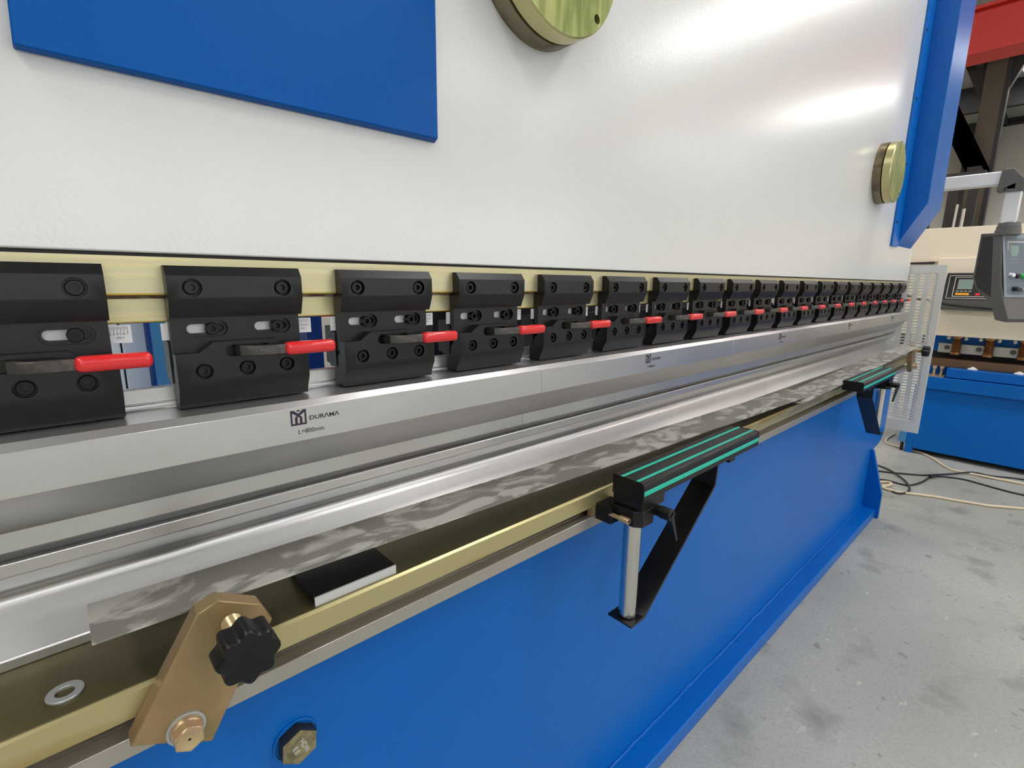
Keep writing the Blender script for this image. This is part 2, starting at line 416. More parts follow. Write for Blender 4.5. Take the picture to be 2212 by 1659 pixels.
# roof lamps: long luminous strips, some added for fill, and square high-bay lamps
def strip(x, y0, y1, label, group):
    t = thing('strip_lamp', (x, (y0+y1)/2, 4.72), label, 'lamp', group)
    part('lamp_housing', MB().box(x-.48, x+.48, y0-.05, y1+.05, 4.80, ROOF+.0), 'tube_white', t)
    part('diffuser', MB().box(x-.44, x+.44, y0, y1, 4.77, 4.80), 'lamp', t)
for x in (-2.8, 3.65, 10.05, 16.6):
    for y0, y1 in ((-5.6, -2.5), (-1.55, 1.45), (3.2, 6.3)):  # back row and near middle strips added to brighten cabinet and far ram
        strip(x, y0, y1, 'long white strip lamp under the hall roof, some added for fill', 'strip lamps under the hall roof')
for x in (-5.5, -2.5, .8, 4.2, 7.4, 10.5, 13.3, 16.2, 20.2):
    t = thing('high_bay_lamp', (x, -8.7, 4.5), 'square white high bay lamp hanging from the hall roof', 'lamp', 'high bay lamps in a row')
    part('lamp_housing', MB().box(x-.62, x+.62, -9.32, -8.08, 4.60, 4.72), 'tube_white', t)
    part('diffuser', MB().box(x-.58, x+.58, -9.28, -8.12, 4.57, 4.60), 'lamp', t)
    part('hanger_rod', MB().cyl((x, -8.7, 4.72), (x, -8.7, ROOF), .02, n=8), 'dark_steel', t)

# ------------------------------------------------------------------ near press brake: ram with holder bars
XL, XR = -.42, 3.93
YR = .688
ram = thing('press_ram', (1.9, YR, .027), 'glossy white painted ram plate of the long press brake', 'machine')
part('ram_plate', MB().box(XL, XR, YR, YR+.09, .027, 1.75), 'white_paint', ram, bevel=.002)
part('shadow_gap_strip', MB().box(XL, XR-.02, YR+.006, YR+.08, .0230, .0272), 'dark_strip', ram)  # dark strip standing in for the shadowed gap below the ram
part('holder_bar', MB().box(XL, XR-.03, .692, .775, -.0165, .0232), 'zinc', ram)
part('oiled_edge', MB().ex([(.692, -.0165), (.692, -.0182), (.6930, -.0192), (.77, -.0192), (.77, -.0165)], XL, XR-.03), 'zinc_edge', ram)
part('joint_shim', MB().box(XL, XR-.03, .700, .77, -.0228, -.0190), 'brown_gap', ram)
part('holder_bar', MB().box(XL, XR-.03, .704, .775, -.0480, -.0226), 'zinc', ram)
part('oiled_edge', MB().ex([(.704, -.0480), (.704, -.0492), (.7055, -.0502), (.77, -.0502), (.77, -.0480)], XL, XR-.03), 'zinc_edge', ram)

# blue cover plate on the ram (front folded, right edge bevelled)
yf = .673
cp = thing('cover_plate', (.23, yf, .2), 'flat blue painted cover plate fixed high on the white ram', 'cover')
mb = MB()
top = .95
def Pf(x, z, y=yf): return (x, y, z)
b0, b1 = (.0045, .2045), (.4600, .2080)
kx = (.4511-.4600)/(.3887-.208)
tr = (.4600+kx*(top-.208), top); tl = (.0045+.0028*(top-.2)/.04*.6, top)
mb.add([(b0[0], yf, b0[1]), (b1[0], yf, b1[1]), (tr[0], yf, tr[1]), (b0[0]+.03, yf, top),
        (b0[0], .687, b0[1]-.0005), (.4640, .687, b1[1]-.003), (.4700, .687, top), (b0[0]+.03, .687, top)],
       [[0, 1, 2, 3], [0, 4, 5, 1], [1, 5, 6, 2], [2, 6, 7, 3], [3, 7, 4, 0], [4, 7, 6, 5]])
part('plate', mb, 'blue_sheet', cp, bevel=.0015)
part('mounting_bracket', MB().box(.12, .34, .680, .690, .30, .60), 'blue_sheet', cp)

# pin caps on the ram
def pin_cap(x, z, label):
    t = thing('pin_cap', (x, YR, z-.134), label, 'cap')
    part('ring', MB().lathe((x, YR+.002, z), (0, -1, 0), [(0, .134), (.034, .134), (.0345, .131)], 64), 'pin_ring', t)
    part('cap_side', MB().lathe((x, YR, z), (0, -1, 0), [(.0345, .128), (.037, .1335), (.0655, .1335), (.068, .1312)], 64, False), 'pin_side', t)
    hx, hz = x+.0826, z-.085
    f = MB().holed(circle(x, z, .1312, 64), [circle(hx, hz, .0075, 16)], lambda a, b: (a, YR-.068, b))
    f.wall(circle(hx, hz, .0075, 16), lambda a, b: (a, YR-.068, b), lambda a, b: (a, YR-.056, b))
    face = part('cap_face', f, 'pin_green', t)
    part('grub_screw', MB().lathe((hx, YR-.055, hz), (0, -1, 0), [(0, .0075), (.003, .0072), (.006, .0045), (.0062, .0022), (.003, .002)], 16), 'pin_ring', face)
pin_cap(.674, .528, 'round green-brass pin cap on the ram beside the blue cover plate')
pin_cap(2.96, .512, 'round brass pin cap on the ram beside the blue side column')

# blue side column cover with raised rim
sc_ = thing('side_column', (3.6, .66, .2), 'tall blue side column with slanted foot in front of the white ram', 'column')
part('column_body', MB().ex([(.6875, .215), (.577, .430), (.577, 2.2), (.6875, 2.2)], 3.484, 3.86), 'blue_paint', sc_, bevel=.003)
part('side_flange', MB().box(3.352, 3.486, .6780, .6875, .208, 2.2), 'blue_paint', sc_, bevel=.001)
for z in (.33, .62, .93, 1.24): part('flange_screw', MB().lathe((3.375, .678, z), (0, -1, 0), [(0, .006), (.003, .006), (.004, .004)], 12), 'black_bolt', sc_)

# ------------------------------------------------------------------ tool clamps
def socket_bolt(x, y, z, rh, parent, mt='black_bolt'):
    """cap screw: head front at y, axis along y"""
    mb = MB(); hx = hexa(x, z, rh*.56, .3); rim = circle(x, z, rh*.9, 24)
    mb.holed(rim, [hx], lambda a, b: (a, y, b))
    mb.wall(hx, lambda a, b: (a, y, b), lambda a, b: (a, y+rh*.8, b))
    mb.add([(a, y+rh*.8, b) for a, b in hx], [list(range(6))])
    mb.wall(rim, lambda a, b: (a, y, b), lambda a, b: (x+(a-x)/.9, y+rh*.12, z+(b-z)/.9))
    full = circle(x, z, rh, 24)
    mb.wall(full, lambda a, b: (a, y+rh*.12, b), lambda a, b: (a, y+rh*1.3, b))
    return part('socket_bolt', mb, mt, parent)

CX = .1705
def make_clamp():
    t = thing('tool_clamp', (CX, .69, -.1505), 'black steel tool clamp with red-gripped lever in the row under the ram', 'clamp', 'tool clamps along the ram')
    X0, X1 = CX-.0735, CX+.0735
    # upper wedge block
    mb = MB(); y0 = .673; zt, zb = .003, -.0238
    holes = [circle(CX+s*.0494, -.0103, .0103, 28) for s in (-1, 1)]
    mb.holed([(X0, zb), (X1, zb), (X1, zt), (X0, zt)], holes, lambda a, b: (a, y0, b))
    for h in holes:
        mb.wall(h, lambda a, b: (a, y0, b), lambda a, b: (a, y0+.008, b))
        mb.add([(a, y0+.008, b) for a, b in h], [list(range(len(h)))])
    pr = [(y0, zt), (.6815, .0140), (.700, .0140), (.700, -.0445), (.6815, -.0445), (y0, zb)]
    n = len(pr); mb.add([(X0, a, b) for a, b in pr]+[(X1, a, b) for a, b in pr], [[i, i+1, n+i+1, n+i] for i in range(n-1)]+[list(range(n)), list(range(n, 2*n))])
    ub = part('wedge_block', mb, 'black_oxide', t)
    for s in (-1, 1): socket_bolt(CX+s*.0494, .6755, -.0103, .0079, ub)
    # slotted plate with two counterbored slots
    mb = MB(); y1 = .690
    so = [slot(CX-.0594, CX-.0130, -.0588, .0098), slot(CX+.0149, CX+.0613, -.0588, .0098)]
    si = [slot(CX-.0560, CX-.0164, -.0588, .0055), slot(CX+.0183, CX+.0579, -.0588, .0055)]
    P0, P1 = CX-.0730, CX+.0722
    rect = [(P0, -.100), (P1, -.100), (P1, -.0450), (P0, -.0450)]
    mb.holed(rect, so, lambda a, b: (a, y1, b))
    for a_, b_ in zip(so, si):
        mb.wall(a_, lambda a, b: (a, y1, b), lambda a, b: (a, y1+.005, b))
        mb.holed(a_, [b_], lambda a, b: (a, y1+.005, b))
        mb.wall(b_, lambda a, b: (a, y1+.005, b), lambda a, b: (a, y1+.011, b))
    mb.wall(rect, lambda a, b: (a, y1, b), lambda a, b: (a, y1+.011, b))
    mb.holed(rect, si, lambda a, b: (a, y1+.011, b))
    sp = part('slotted_plate', mb, 'black_oxide', t)
    for x in (CX-.0300, CX+.0445): socket_bolt(x, .6895, -.0592, .0074, sp)
    for x, x2 in ((CX-.0310, CX-.010), (CX+.0435, CX+.0635)): part('slide_block', MB().box(x, x2, .7005, .7018, -.0660, -.0516), 'black_oxide', sp)
    # rear body
    part('rear_body', MB().ex([(.7012, -.0735), (.7012, -.1225), (.716, -.1245), (.722, -.1245), (.7225, -.1215), (.735, -.1195), (.735, -.066), (.7085, -.066), (.7085, -.0735)], CX-.075, CX+.070), 'black_oxide', t)
    # lower jaw
    mb = MB(); y2 = .673; zc = -.1258
    out = [(X0, zc), (X1+.002, zc), (X1+.002, -.0855), (CX+.053, -.0855), (CX+.0362, -.0737), (CX-.0335, -.0737), (CX-.0500, -.0855), (X0, -.0855)]
    bh = [circle(CX+x, -.1073, .0094, 26) for x in (-.0462, .0005, .0476)]
    ls = slot(CX-.0225, CX+.030, -.0850, .0068)
    mb.holed(out, bh+[ls], lambda a, b: (a, y2, b))
    for h in bh:
        mb.wall(h, lambda a, b: (a, y2, b), lambda a, b: (a, y2+.008, b)); mb.add([(a, y2+.008, b) for a, b in h], [list(range(len(h)))])
    mb.wall(ls, lambda a, b: (a, y2, b), lambda a, b: (a, y2+.013, b)); mb.add([(a, y2+.013, b) for a, b in ls], [list(range(len(ls)))])
    ring = out[2:]+[out[0]]            # the sides and the stepped top
    mb.add([(a, y2, b) for a, b in ring]+[(a, .6905, b) for a, b in ring], [[i, i+1, len(ring)+i+1, len(ring)+i] for i in range(len(ring)-1)])
    mb.add([(a, y2, b) for a, b in out[1:3]]+[(a, .6905, b) for a, b in out[1:3]], [[0, 1, 3, 2]])
    A, B = X0, X1+.002
    q = [(y2, zc), (.6825, -.1450), (.6825, -.1503), (.7105, -.1503), (.7105, -.120), (.6905, -.1005), (.6905, zc)]
    mb.add([(A, a, b) for a, b in q]+[(B, a, b) for a, b in q], [[i, i+1, 7+i+1, 7+i] for i in range(6)]+[list(range(7)), list(range(7, 14))])
    lj = part('clamping_jaw', mb, 'black_oxide', t)
    for x in (-.0462, .0005, .0476): socket_bolt(CX+x, .6752, -.1073, .0073, lj)
    # lever: cranked flat bar and red vinyl grip
    path = [(-.0105, .684), (-.0095, .6600), (.0065, .6500), (.0460, .6480)]
    h0, h1 = -.0908, -.0790
    mb = MB(); pts = []
    for i, (x, y) in enumerate(path):
        pts += [(CX+x, y, h0), (CX+x, y, h1), (CX+x+(.008 if i < 2 else 0), y+.008, h1), (CX+x+(.008 if i < 2 else 0), y+.008, h0)]
    fs = []
    for i in range(3): fs += [[i*4+j, i*4+(j+1) % 4, i*4+4+(j+1) % 4, i*4+4+j] for j in range(4)]
    mb.add(pts, fs+[[0, 1, 2, 3], [12, 13, 14, 15]])
    lv = part('lever', mb, 'lever_steel', t, bevel=.0008)
    gp = part('grip', MB().box(CX+.0390, CX+.1030, .6430, .6600, -.0930, -.0768), 'red_vinyl', lv, bevel=.0058, seg=4)
    gp['label'] = 'red vinyl grip'
    # white vernier scale plate behind the slots
    pl = part('scale_plate', MB().box(CX-.0800, CX+.0925, .7020, .7032, -.0712, -.0515), 'scale_white', t)
    mb = MB(); yy = .7017
    f = lambda a, b: (a, yy, b)
    for i in range(15):
        x = CX+.0925-.0035-i*.00152
        ln = .0052 if i % 2 == 0 else .0028
        mb.add([f(x, -.0532), f(x+.00035, -.0532), f(x+.00035, -.0532-ln), f(x, -.0532-ln)], [[0, 1, 2, 3]])
    for i, ch in enumerate('7654321'):
        put_text(mb, ch, .0042, lambda a, b, i=i: (CX+.0925-.0048-i*.00304+a, yy, -.0622+b))
    put_text(mb, 'X0.1', .0038, lambda a, b: (CX+.0925-.0140+a, yy, -.0667+b))
    part('scale_print', mb, 'ink', pl, smooth=False)
    return t
proto = make_clamp()
for n in range(1, 21):
    if n == 2: continue
    c = copy_tree(proto); c.location.x = proto.location.x + .2*(n-2)

ORD = ('', 'second ', 'third ', 'fourth ', 'fifth ', 'sixth ', 'seventh ', 'eighth ', 'ninth ', 'tenth ', 'eleventh ', 'twelfth ', 'thirteenth ', 'fourteenth ', 'fifteenth ', 'sixteenth ', 'seventeenth ', 'eighteenth ', 'nineteenth ', 'twentieth ')
def ordinal(i, what): return ('%s nearest to %s' % what) if i == 0 else ('%s, %sfrom %s' % (what[0], ORD[i], what[1]))
cl = sorted([o for o in C.objects if o.name.startswith('tool_clamp')], key=lambda o: -o.location.x)
for i, o in enumerate(cl): o['label'] = ordinal(i, ('black tool clamp with red lever grip', 'the perforated guard'))

# ------------------------------------------------------------------ punch segments with print
MARK = [(0, 1), (.2, 1), (.5, .76), (.8, 1), (1, 1), (1, 0), (0, 0)]
MH1 = [(.11, .12), (.27, .12), (.27, .52), (.40, .63), (.11, .83)]
MH2 = [(.89, .12), (.73, .12), (.73, .52), (.60, .63), (.89, .83)]
MH3 = [(.43, .12), (.57, .12), (.57, .50), (.50, .55), (.43, .50)]
def make_punch():
    xa, xb = .0, .7994
    t = thing('punch_segment', (xa, .70, -.30), 'brushed steel gooseneck punch segment with printed mark held by the clamps', 'tool', 'punch segments under the clamps')
    pr = [(.711, -.1274), (.7112, -.1441), (.7128, -.1446), (.7128, -.1458), (.7112, -.1462), (.7112, -.1500), (.7125, -.1504), (.7125, -.1516), (.711, -.1520), (.711, -.1526),
          (.6478, -.1526), (.6400, -.1602), (.6400, -.2042), (.6915, -.2560), (.6915, -.2772), (.7035, -.2893), (.7065, -.2893),
          (.7200, -.2760), (.7440, -.2500), (.7440, -.1526), (.7260, -.1526), (.7260, -.1274)]
    part('punch_body', MB().ex(pr, xa, xb), 'steel', t, bevel=.0005, seg=1)
    mb = MB(); y = .6397; ox = .345; oz = -.1830; s = .0198
    g = lambda a, b: (ox+a*s, y, oz+b*s)
    mb.holed(MARK, [MH1, MH2, MH3], g)
    mb.add([g(.36, 1), g(.64, 1), g(.5, .86)], [[0, 1, 2]])
    part('emblem', mb, 'ink_purple', t, smooth=False)
    mb = MB()
    put_text(mb, 'DUR\u039bM\u039b', .0078, lambda a, b: (ox+.0232+a, y, -.1783+b), 1.22, .00016)
    put_text(mb, 'L=800mm', .0084, lambda a, b: (ox+.0080+a, y, -.1948+b), .98, .00004)
    part('lettering', mb, 'ink', t, smooth=False)
    return t
punch = make_punch()
for i in range(5):
    o = punch if i == 0 else copy_tree(punch)
    o.location.x = -.139+.8*i
    o['label'] = ordinal(4-i, ('brushed steel punch segment with printed emblem', 'the perforated guard'))
# bright tang insert seen in the gaps is part of each punch (upper land)

# ------------------------------------------------------------------ die rail
die = thing('die_rail', (1.8, .70, -.404), 'long polished steel die rail with waisted profile on the bed', 'tool')
dp = [(.6920, -.2896), (.6985, -.2896), (.7065, -.2985), (.7145, -.2896), (.7780, -.2896)]
back = [(.7780, -.3048), (.7370, -.3375), (.7370, -.3500), (.7820, -.3925), (.7820, -.404)]
front = [(.6860, -.404), (.6860, -.3924), (.7270, -.3595), (.7320, -.3540), (.7340, -.3475), (.7335, -.3420), (.7310, -.3365), (.6920, -.3048)]
part('die_body', MB().ex(dp+back+front, -.30, 3.853), 'steel', die, bevel=.0012)

# ------------------------------------------------------------------ machine bed
bed = thing('machine_bed', (1.7, .7, FL), 'blue press brake bed with slotted zinc front table', 'machine')
tp = [(.80, -.4041), (.5765, -.4041), (.5722, -.4072), (.572, -.4370), (.586, -.4370), (.586, -.4300), (.602, -.4300), (.602, -.4650), (.586, -.4650), (.586, -.4577), (.572, -.4577), (.572, -.4795), (.80, -.4795)]
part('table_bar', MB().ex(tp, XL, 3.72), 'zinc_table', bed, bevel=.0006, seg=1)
YP = .66
cx_, cz_, rr = 3.66, -.84, .155
ol = [(XL, -.47), (3.815, -.47), (3.815, -.86)]
for i in range(1, 9):
    a = -i/8*PI/2; ol.append((cx_+rr*math.cos(a), cz_-.02+rr*.72*math.sin(a)))
ol += [(3.55, -.98), (3.55, FL+.0), (XL, FL+.0)]
part('front_panel', MB().ey(ol, YP, YP+.06), 'blue_paint', bed, bevel=.003)
part('plinth', MB().box(XL, 3.525, .590, YP+.002, FL, -1.325), 'blue_paint', bed, bevel=.004)
wb = MB(); pts = []
for i in range(120):
    x = XL+.01+i*(3.51-XL)/119; pts.append((x, YP-.003+random.uniform(-.0012, .0012), -1.322+random.uniform(-.001, .001)))
part('weld_bead', wb.tube(pts, .005, 8), 'blue_paint', bed)
part('gusset', MB().ex([(.662, -.962), (.645, -.965), (.572, -1.225), (.572, FL), (.662, FL)], 3.522, 3.548), 'blue_paint', bed, bevel=.003)
# hexagon bolt in the panel
hb = MB().prism(hexa(.1830, -.6560, .0272, .42), YP, YP-.018, lambda a, b, d: (a, d, b))
bo = part('hex_bolt', hb, 'bolt_side', bed, bevel=.001)
hf = MB().add([(a, YP-.0182, b) for a, b in hexa(.1830, -.6560, .0268, .42)], [list(range(6))])
hf.lathe((.1830, YP-.018, -.6560), (0, -1, 0), [(0, .0232), (.0012, .0225)], 36)
part('bolt_face', hf, 'old_bolt', bo)
tx = MB()
def boltmap(a, b, du, dv):
    u = a+du; v = b+dv; an = -1.25
    return (.1830+u*math.cos(an)-v*math.sin(an), YP-.0195, -.6560+u*math.sin(an)+v*math.cos(an))
put_text(tx, 'HDW', .0105, lambda a, b: boltmap(a, b, -.0105, .0025))
put_text(tx, '8.8', .0105, lambda a, b: boltmap(a, b, -.0075, -.0090))
part('bolt_marking', tx, 'scale_white', bo, smooth=False)
part('recess_ring', MB().lathe((.1830, YP, -.6560), (0, -1, 0), [(0, .0325), (.0025, .0320), (.0030, .0295), (0, .0290)], 40, False), 'blue_paint', bed)
part('rear_body', MB().box(XL, 3.45, .79, 1.5, FL, -.44), 'blue_paint', bed)

# ------------------------------------------------------------------ hold-down brackets with star knobs
def bracket(mir, label):
    X = (lambda x: 3.71-x) if mir else (lambda x: x)
    t = thing('clamp_bracket', (X(.05), .56, -.46), label, 'bracket')
    poly = [(.002, -.450), (.070, -.3370), (.090, -.3300), (.1300, -.3530), (.1400, -.3760), (.0985, -.4390), (.0690, -.4910), (.0154, -.4570)]
    poly = [(X(a), b) for a, b in poly]
    pl = part('bracket_plate', MB().ey(poly, .5500, .5721), 'bronze_plate', t, bevel=.0011, seg=1)
    sx, sz = X(.0996), -.3606
    part('screw', MB().lathe((sx, .600, sz), (0, -1, 0), [(0, .0098)]+[(.002+.0014*i, .0106 if i % 2 else .0096) for i in range(70)]+[(.101, .0098)], 20), 'gold_zinc', t)
    # star knob: eight lobes
    ring = []
    for i in range(96):
        a = 2*PI*i/96; r = .0272+.0026*math.cos(8*a+.3); ring.append((math.cos(a)*r, math.sin(a)*r))
    mb = MB(); prof = [(.512, .90), (.509, 1.0), (.486, 1.0), (.482, .96), (.4805, .90), (.480, .5), (.480, .0001)]
    vs = []
    for y, s in prof: vs += [(sx+a*s, y, sz+b*s) for a, b in ring]
    n = 96; fs = []
    for k_ in range(len(prof)-1): fs += [[k_*n+i, k_*n+(i+1) % n, (k_+1)*n+(i+1) % n, (k_+1)*n+i] for i in range(n)]
    mb.add(vs, fs+[list(range(n))])
    part('star_knob', mb, 'black_plastic', t)
    bx, bz = X(.0480), -.4580
    part('washer', MB().lathe((bx, .5500, bz), (0, -1, 0), [(0, .0178), (.0026, .0178), (.0027, .0160), (.0027, .008)], 32, False), 'washer_zinc', t)
    hd = MB().lathe((bx, .5475, bz), (0, -1, 0), [(0, .0150), (.002, .0152), (.0050, .0138)], 32)
    hd.prism(hexa(bx, bz, .0146, .5), .5475, .5310, lambda a, b, d: (a, d, b))
    h = part('flange_bolt', hd, 'gold_zinc', t, bevel=.0006, seg=1)
    part('bolt_dish', MB().lathe((bx, .5310, bz), (0, -1, 0), [(0, .0118), (.0010, .0116), (.0010, .0098), (.0002, .0084), (.0002, .0015), (-.0006, .0008)], 28), 'gold_zinc', h)
bracket(False, 'bronze coloured clamp bracket with black star knob beside the loose washer')
bracket(True, 'bronze coloured clamp bracket with black star knob before the perforated guard')

# ------------------------------------------------------------------ support arms
def support_arm(px, s, label, jx=0):
    py = .511
    t = thing('support_arm', (px, py, -.667), label, 'support arm')
    X = lambda x: px+s*x
    def bx(a, b, y0, y1, z0, z1): return MB().box(min(X(a), X(b)), max(X(a), X(b)), y0, y1, z0, z1)
    pr = [(.476, -.4030), (.476, -.3715), (.4785, -.3670), (.4830, -.3655), (.546, -.3655), (.546, -.4030)]
    rail = part('arm_rail', MB().ex(pr, X(-.020), X(.490)), 'black_anod', t, bevel=.0008, seg=1)
    part('end_cap', MB().ex([(.4755, -.4035), (.4755, -.3712), (.478, -.3665), (.4825, -.3648), (.5465, -.3648), (.5465, -.4035)], X(-.024), X(-.020)), 'black_plastic', t, bevel=.0006, seg=1)
    part('end_cap', MB().ex([(.4755, -.4035), (.4755, -.3712), (.478, -.3665), (.4825, -.3648), (.5465, -.3648), (.5465, -.4035)], X(.490), X(.494)), 'black_plastic', t, bevel=.0006, seg=1)
    for y in (.5265, .4920): part('sliding_insert', bx(-.0235, .4895, y-.0032, y+.0032, -.3660, -.3640), 'green_insert', rail, bevel=.0008)
    part('sliding_insert', bx(-.0230, .4895, .4742, .4765, -.3905, -.3815), 'green_insert', rail, bevel=.0008)
    part('arm_foot', bx(-.022, .055, .478, .545, -.4240, -.4025), 'black_anod', t, bevel=.001)
    oc = [(-.030, -.020), (-.018, -.034), (.018, -.034), (.034, -.020), (.034, .030), (-.030, .030)]
    part('collar', MB().ez([(X(a), py+b) for a, b in oc], -.4560, -.4235), 'black_anod', t, bevel=.001)
    part('slot_block', bx(-.040, .010, .535, .5735, -.4640, -.4310), 'black_plastic', t, bevel=.001)
    part('slot_nut', bx(-.050, .014, .5735, .5850, -.4570, -.4380), 'gold_zinc', t)
    ts = MB().lathe((X(-.036), .540, -.4440), (0, -1, 0), [(0, .0045), (.024, .0045), (.024, .0070), (.042, .0070), (.044, .0062)], 20)
    th = part('set_screw', ts, 'gold_zinc', t)
    part('screw_slot', MB().box(X(-.036)-.0045, X(-.036)+.0045, .4955, .4965, -.4447, -.4433).box(X(-.036)-.0007, X(-.036)+.0007, .4955, .4965, -.4485, -.4395), 'dark_strip', th)
    part('post', MB().lathe((px, py, -.6660), (0, 0, 1), [(0, .0165), (.0015, .0178), (.215, .0178)], 40), 'chrome', t)
    # folded brace strip: base plate, diagonal, upright, top flange
    path = [(-.026, -.6670), (.020, -.6670), (.285, -.4560), (.290, -.4035), (.345, -.4035)]
    th_ = .005; up_ = [(a, b) for a, b in path]; lo = [(-.026, -.6720), (.0217, -.6720), (.290, -.4585), (.2955, -.4085), (.345, -.4085)]
    mb = MB(); prof = up_+lo[::-1]
    mb.prism([(X(a), b) for a, b in prof], .4830, .5400, lambda a, b, d: (a, d, b))
    part('brace_strip', mb, 'black_anod', t, bevel=.0008, seg=1)
    part('stop_pad', bx(.345, .375, .4800, .5420, -.4150, -.4030), 'black_plastic', t, bevel=.001)
    # clamping lever
    lb = MB().lathe((X(.028), .480, -.4330), (0, -1, 0), [(0, .0110), (.012, .0110), (.014, .0125), (.034, .0120), (.036, .0105), (.036, .0065), (.034, .0055), (.034, .0030)], 28)
    lv = part('clamp_lever', lb, 'black_plastic', t)
    p0 = Vector((X(.028), .4490, -.4345)); p1 = Vector((X(.066), .4530, -.5010))
    d = (p1-p0).normalized(); sd = Vector((d.z, 0, -d.x))
    mb = MB(); A = []
    for p, wd, tk in ((p0, .0062, .0060), (p1, .0026, .0035)):
        A += [p+sd*wd+Vector((0, -tk, 0)), p-sd*wd+Vector((0, -tk, 0)), p-sd*wd+Vector((0, tk, 0)), p+sd*wd+Vector((0, tk, 0))]
    mb.add(A, [[0, 1, 2, 3], [4, 5, 6, 7]]+[[j, (j+1) % 4, 4+(j+1) % 4, 4+j] for j in range(4)])
    part('lever_handle', mb, 'black_plastic', lv, bevel=.001)
support_arm(.794, 1, 'black sheet support arm with green strips swung along the bed, beside the small steel plate')
support_arm(2.751, -1, 'black sheet support arm with green strips beside the perforated guard')

# ------------------------------------------------------------------ loose strips, washer, plate on the bed
def sheet(name, x0, x1, z0, z1, yf0, yf1, yb0, yb1, label):
    mb = MB(); n = 30; vs = []
    for i in range(n+1):
        u = i/n; x = x0+(x1-x0)*u; z = z0+(z1-z0)*u; yf_ = yf0+(yf1-yf0)*u; yb_ = yb0+(yb1-yb0)*u
        wv = .0006*math.sin(9*u)+.0004*math.sin(23*u)
        vs += [(x, yf_, z+wv), (x, yb_, z-wv), (x, yb_, z-.0022-wv), (x, yf_, z-.0022+wv)]
    fs = [[0, 1, 2, 3], [4*n+j for j in range(4)]]
    for i in range(n): fs += [[4*i+j, 4*i+(j+1) % 4, 4*i+4+(j+1) % 4, 4*i+4+j] for j in range(4)]
    mb.add(vs, fs)
    return solo(name, mb, 'sheet_steel', label, 'metal strip', 'loose strips along the bed')
sheet('steel_strip', -.0125, 2.0, -.3440, -.3845, .5790, .5605, .6590, .6600, 'scratched grey steel strip lying behind the bracket with the washer')
sheet('steel_strip', 1.815, 3.85, -.3895, -.3315, .5447, .5260, .6450, .6170, 'scratched grey steel strip whose free end reaches the perforated guard')
wz = -.4041
solo('flat_washer', MB().lathe((-.0385, .6088, wz), (0, 0, 1), [(0, .0146), (.0008, .0150), (.0022, .0150), (.0028, .0145), (.0028, .0082), (.0022, .0078), (0, .0078), (0, .0146)], 40, False), 'washer_zinc', 'loose zinc washer lying on the bed table', 'washer')
pb = thing('steel_block', (.255, .62, wz), 'small dark steel plate with bright front edge lying on the bed table', 'plate')
part('plate_body', MB().box(.198, .312, .5815, .668, wz, -.3920), 'black_bolt', pb)
part('bright_edge', MB().box(.198, .312, .5790, .5815, wz, -.3919), 'tang_steel', pb)

# ------------------------------------------------------------------ perforated guard
GX = 3.955
gd = thing('side_guard', (GX, .7, -.92), 'white perforated sheet guard with slotted holes at the end of the ram', 'guard')
y0, y1, z0, z1 = .513, 1.02, -.917, .123
mb = MB(); iy0, iy1 = .548, .990; iz0, iz1 = -.845, .075
ncol, nrow = 9, 50
dy = (iy1-iy0)/ncol; dz = (iz1-iz0)/nrow
P = lambda a, b: (GX, a, b)
for c in range(ncol):
    for r in range(nrow):
        a0 = iy0+c*dy; b0_ = iz0+r*dz
        hs = slot(a0+dy*.24, a0+dy*.76, b0_+dz*.5, dz*.25, 4)
        mb.holed([(a0, b0_), (a0+dy, b0_), (a0+dy, b0_+dz), (a0, b0_+dz)], [hs], P)
        mb.wall(hs, P, lambda a, b: (GX+.0015, a, b))
part('perforated_sheet', mb, 'guard_white', gd)
fr = MB()
for a, b, c, d in ((y0, iy0, z0, z1), (iy1, y1, z0, z1), (iy0, iy1, z0, iz0), (iy0, iy1, iz1, z1)): fr.box(GX-.004, GX+.010, a, b, c, d)
part('guard_frame', fr, 'guard_white', gd)
part('hinge_bar', MB().box(GX-.01, GX+.03, 1.0, 1.04, -.917, .3), 'guard_white', gd)

# ------------------------------------------------------------------ cables on the floor
Q = ZO/1.212
def cable(name, P, r, mt, label, cat='cable'):
    solo(name, MB().tube(catmull([(x*Q, y*Q, FL+r+h) for x, y, h in P], 9), r, 10), mt, label, cat)
cable('power_cable', [(5.05, .80, 0), (4.84, .81, 0), (4.70, .79, 0), (4.66, .74, 0), (4.63, .66, 0), (4.60, .556, 0), (4.50, .47, 0), (4.36, .385, 0), (4.318, .34, 0), (4.325, .25, 0), (4.32, .16, .004), (4.347, .009, 0), (4.38, -.3, 0), (4.4, -.7, 0)], .0085, 'cream_cable', 'cream cable curling round the foot of the far machine')
cable('power_cable', [(3.62, .66, 0), (3.72, .60, 0), (3.715, .565, .003), (3.66, .566, .006), (3.60, .585, .004), (3.585, .53, 0), (3.611, .466, 0), (3.67, .35, 0), (3.694, .266, 0), (3.72, .2, 0), (3.75, .12, 0), (3.8425, -.0135, 0), (3.95, -.25, 0), (4.05, -.6, 0)], .0085, 'cream_cable', 'cream cable with small loop beside the bed gusset')
cable('signal_cable', [(3.90, .74, 0), (3.925, .661, 0), (3.99, .55, 0), (4.059, .459, 0), (4.20, .35, .004), (4.338, .25, .010), (4.38, .16, 0), (4.455, .0137, 0), (4.5, -.3, 0)], .006, 'black_cable', 'thin black cable running straight across the floor')
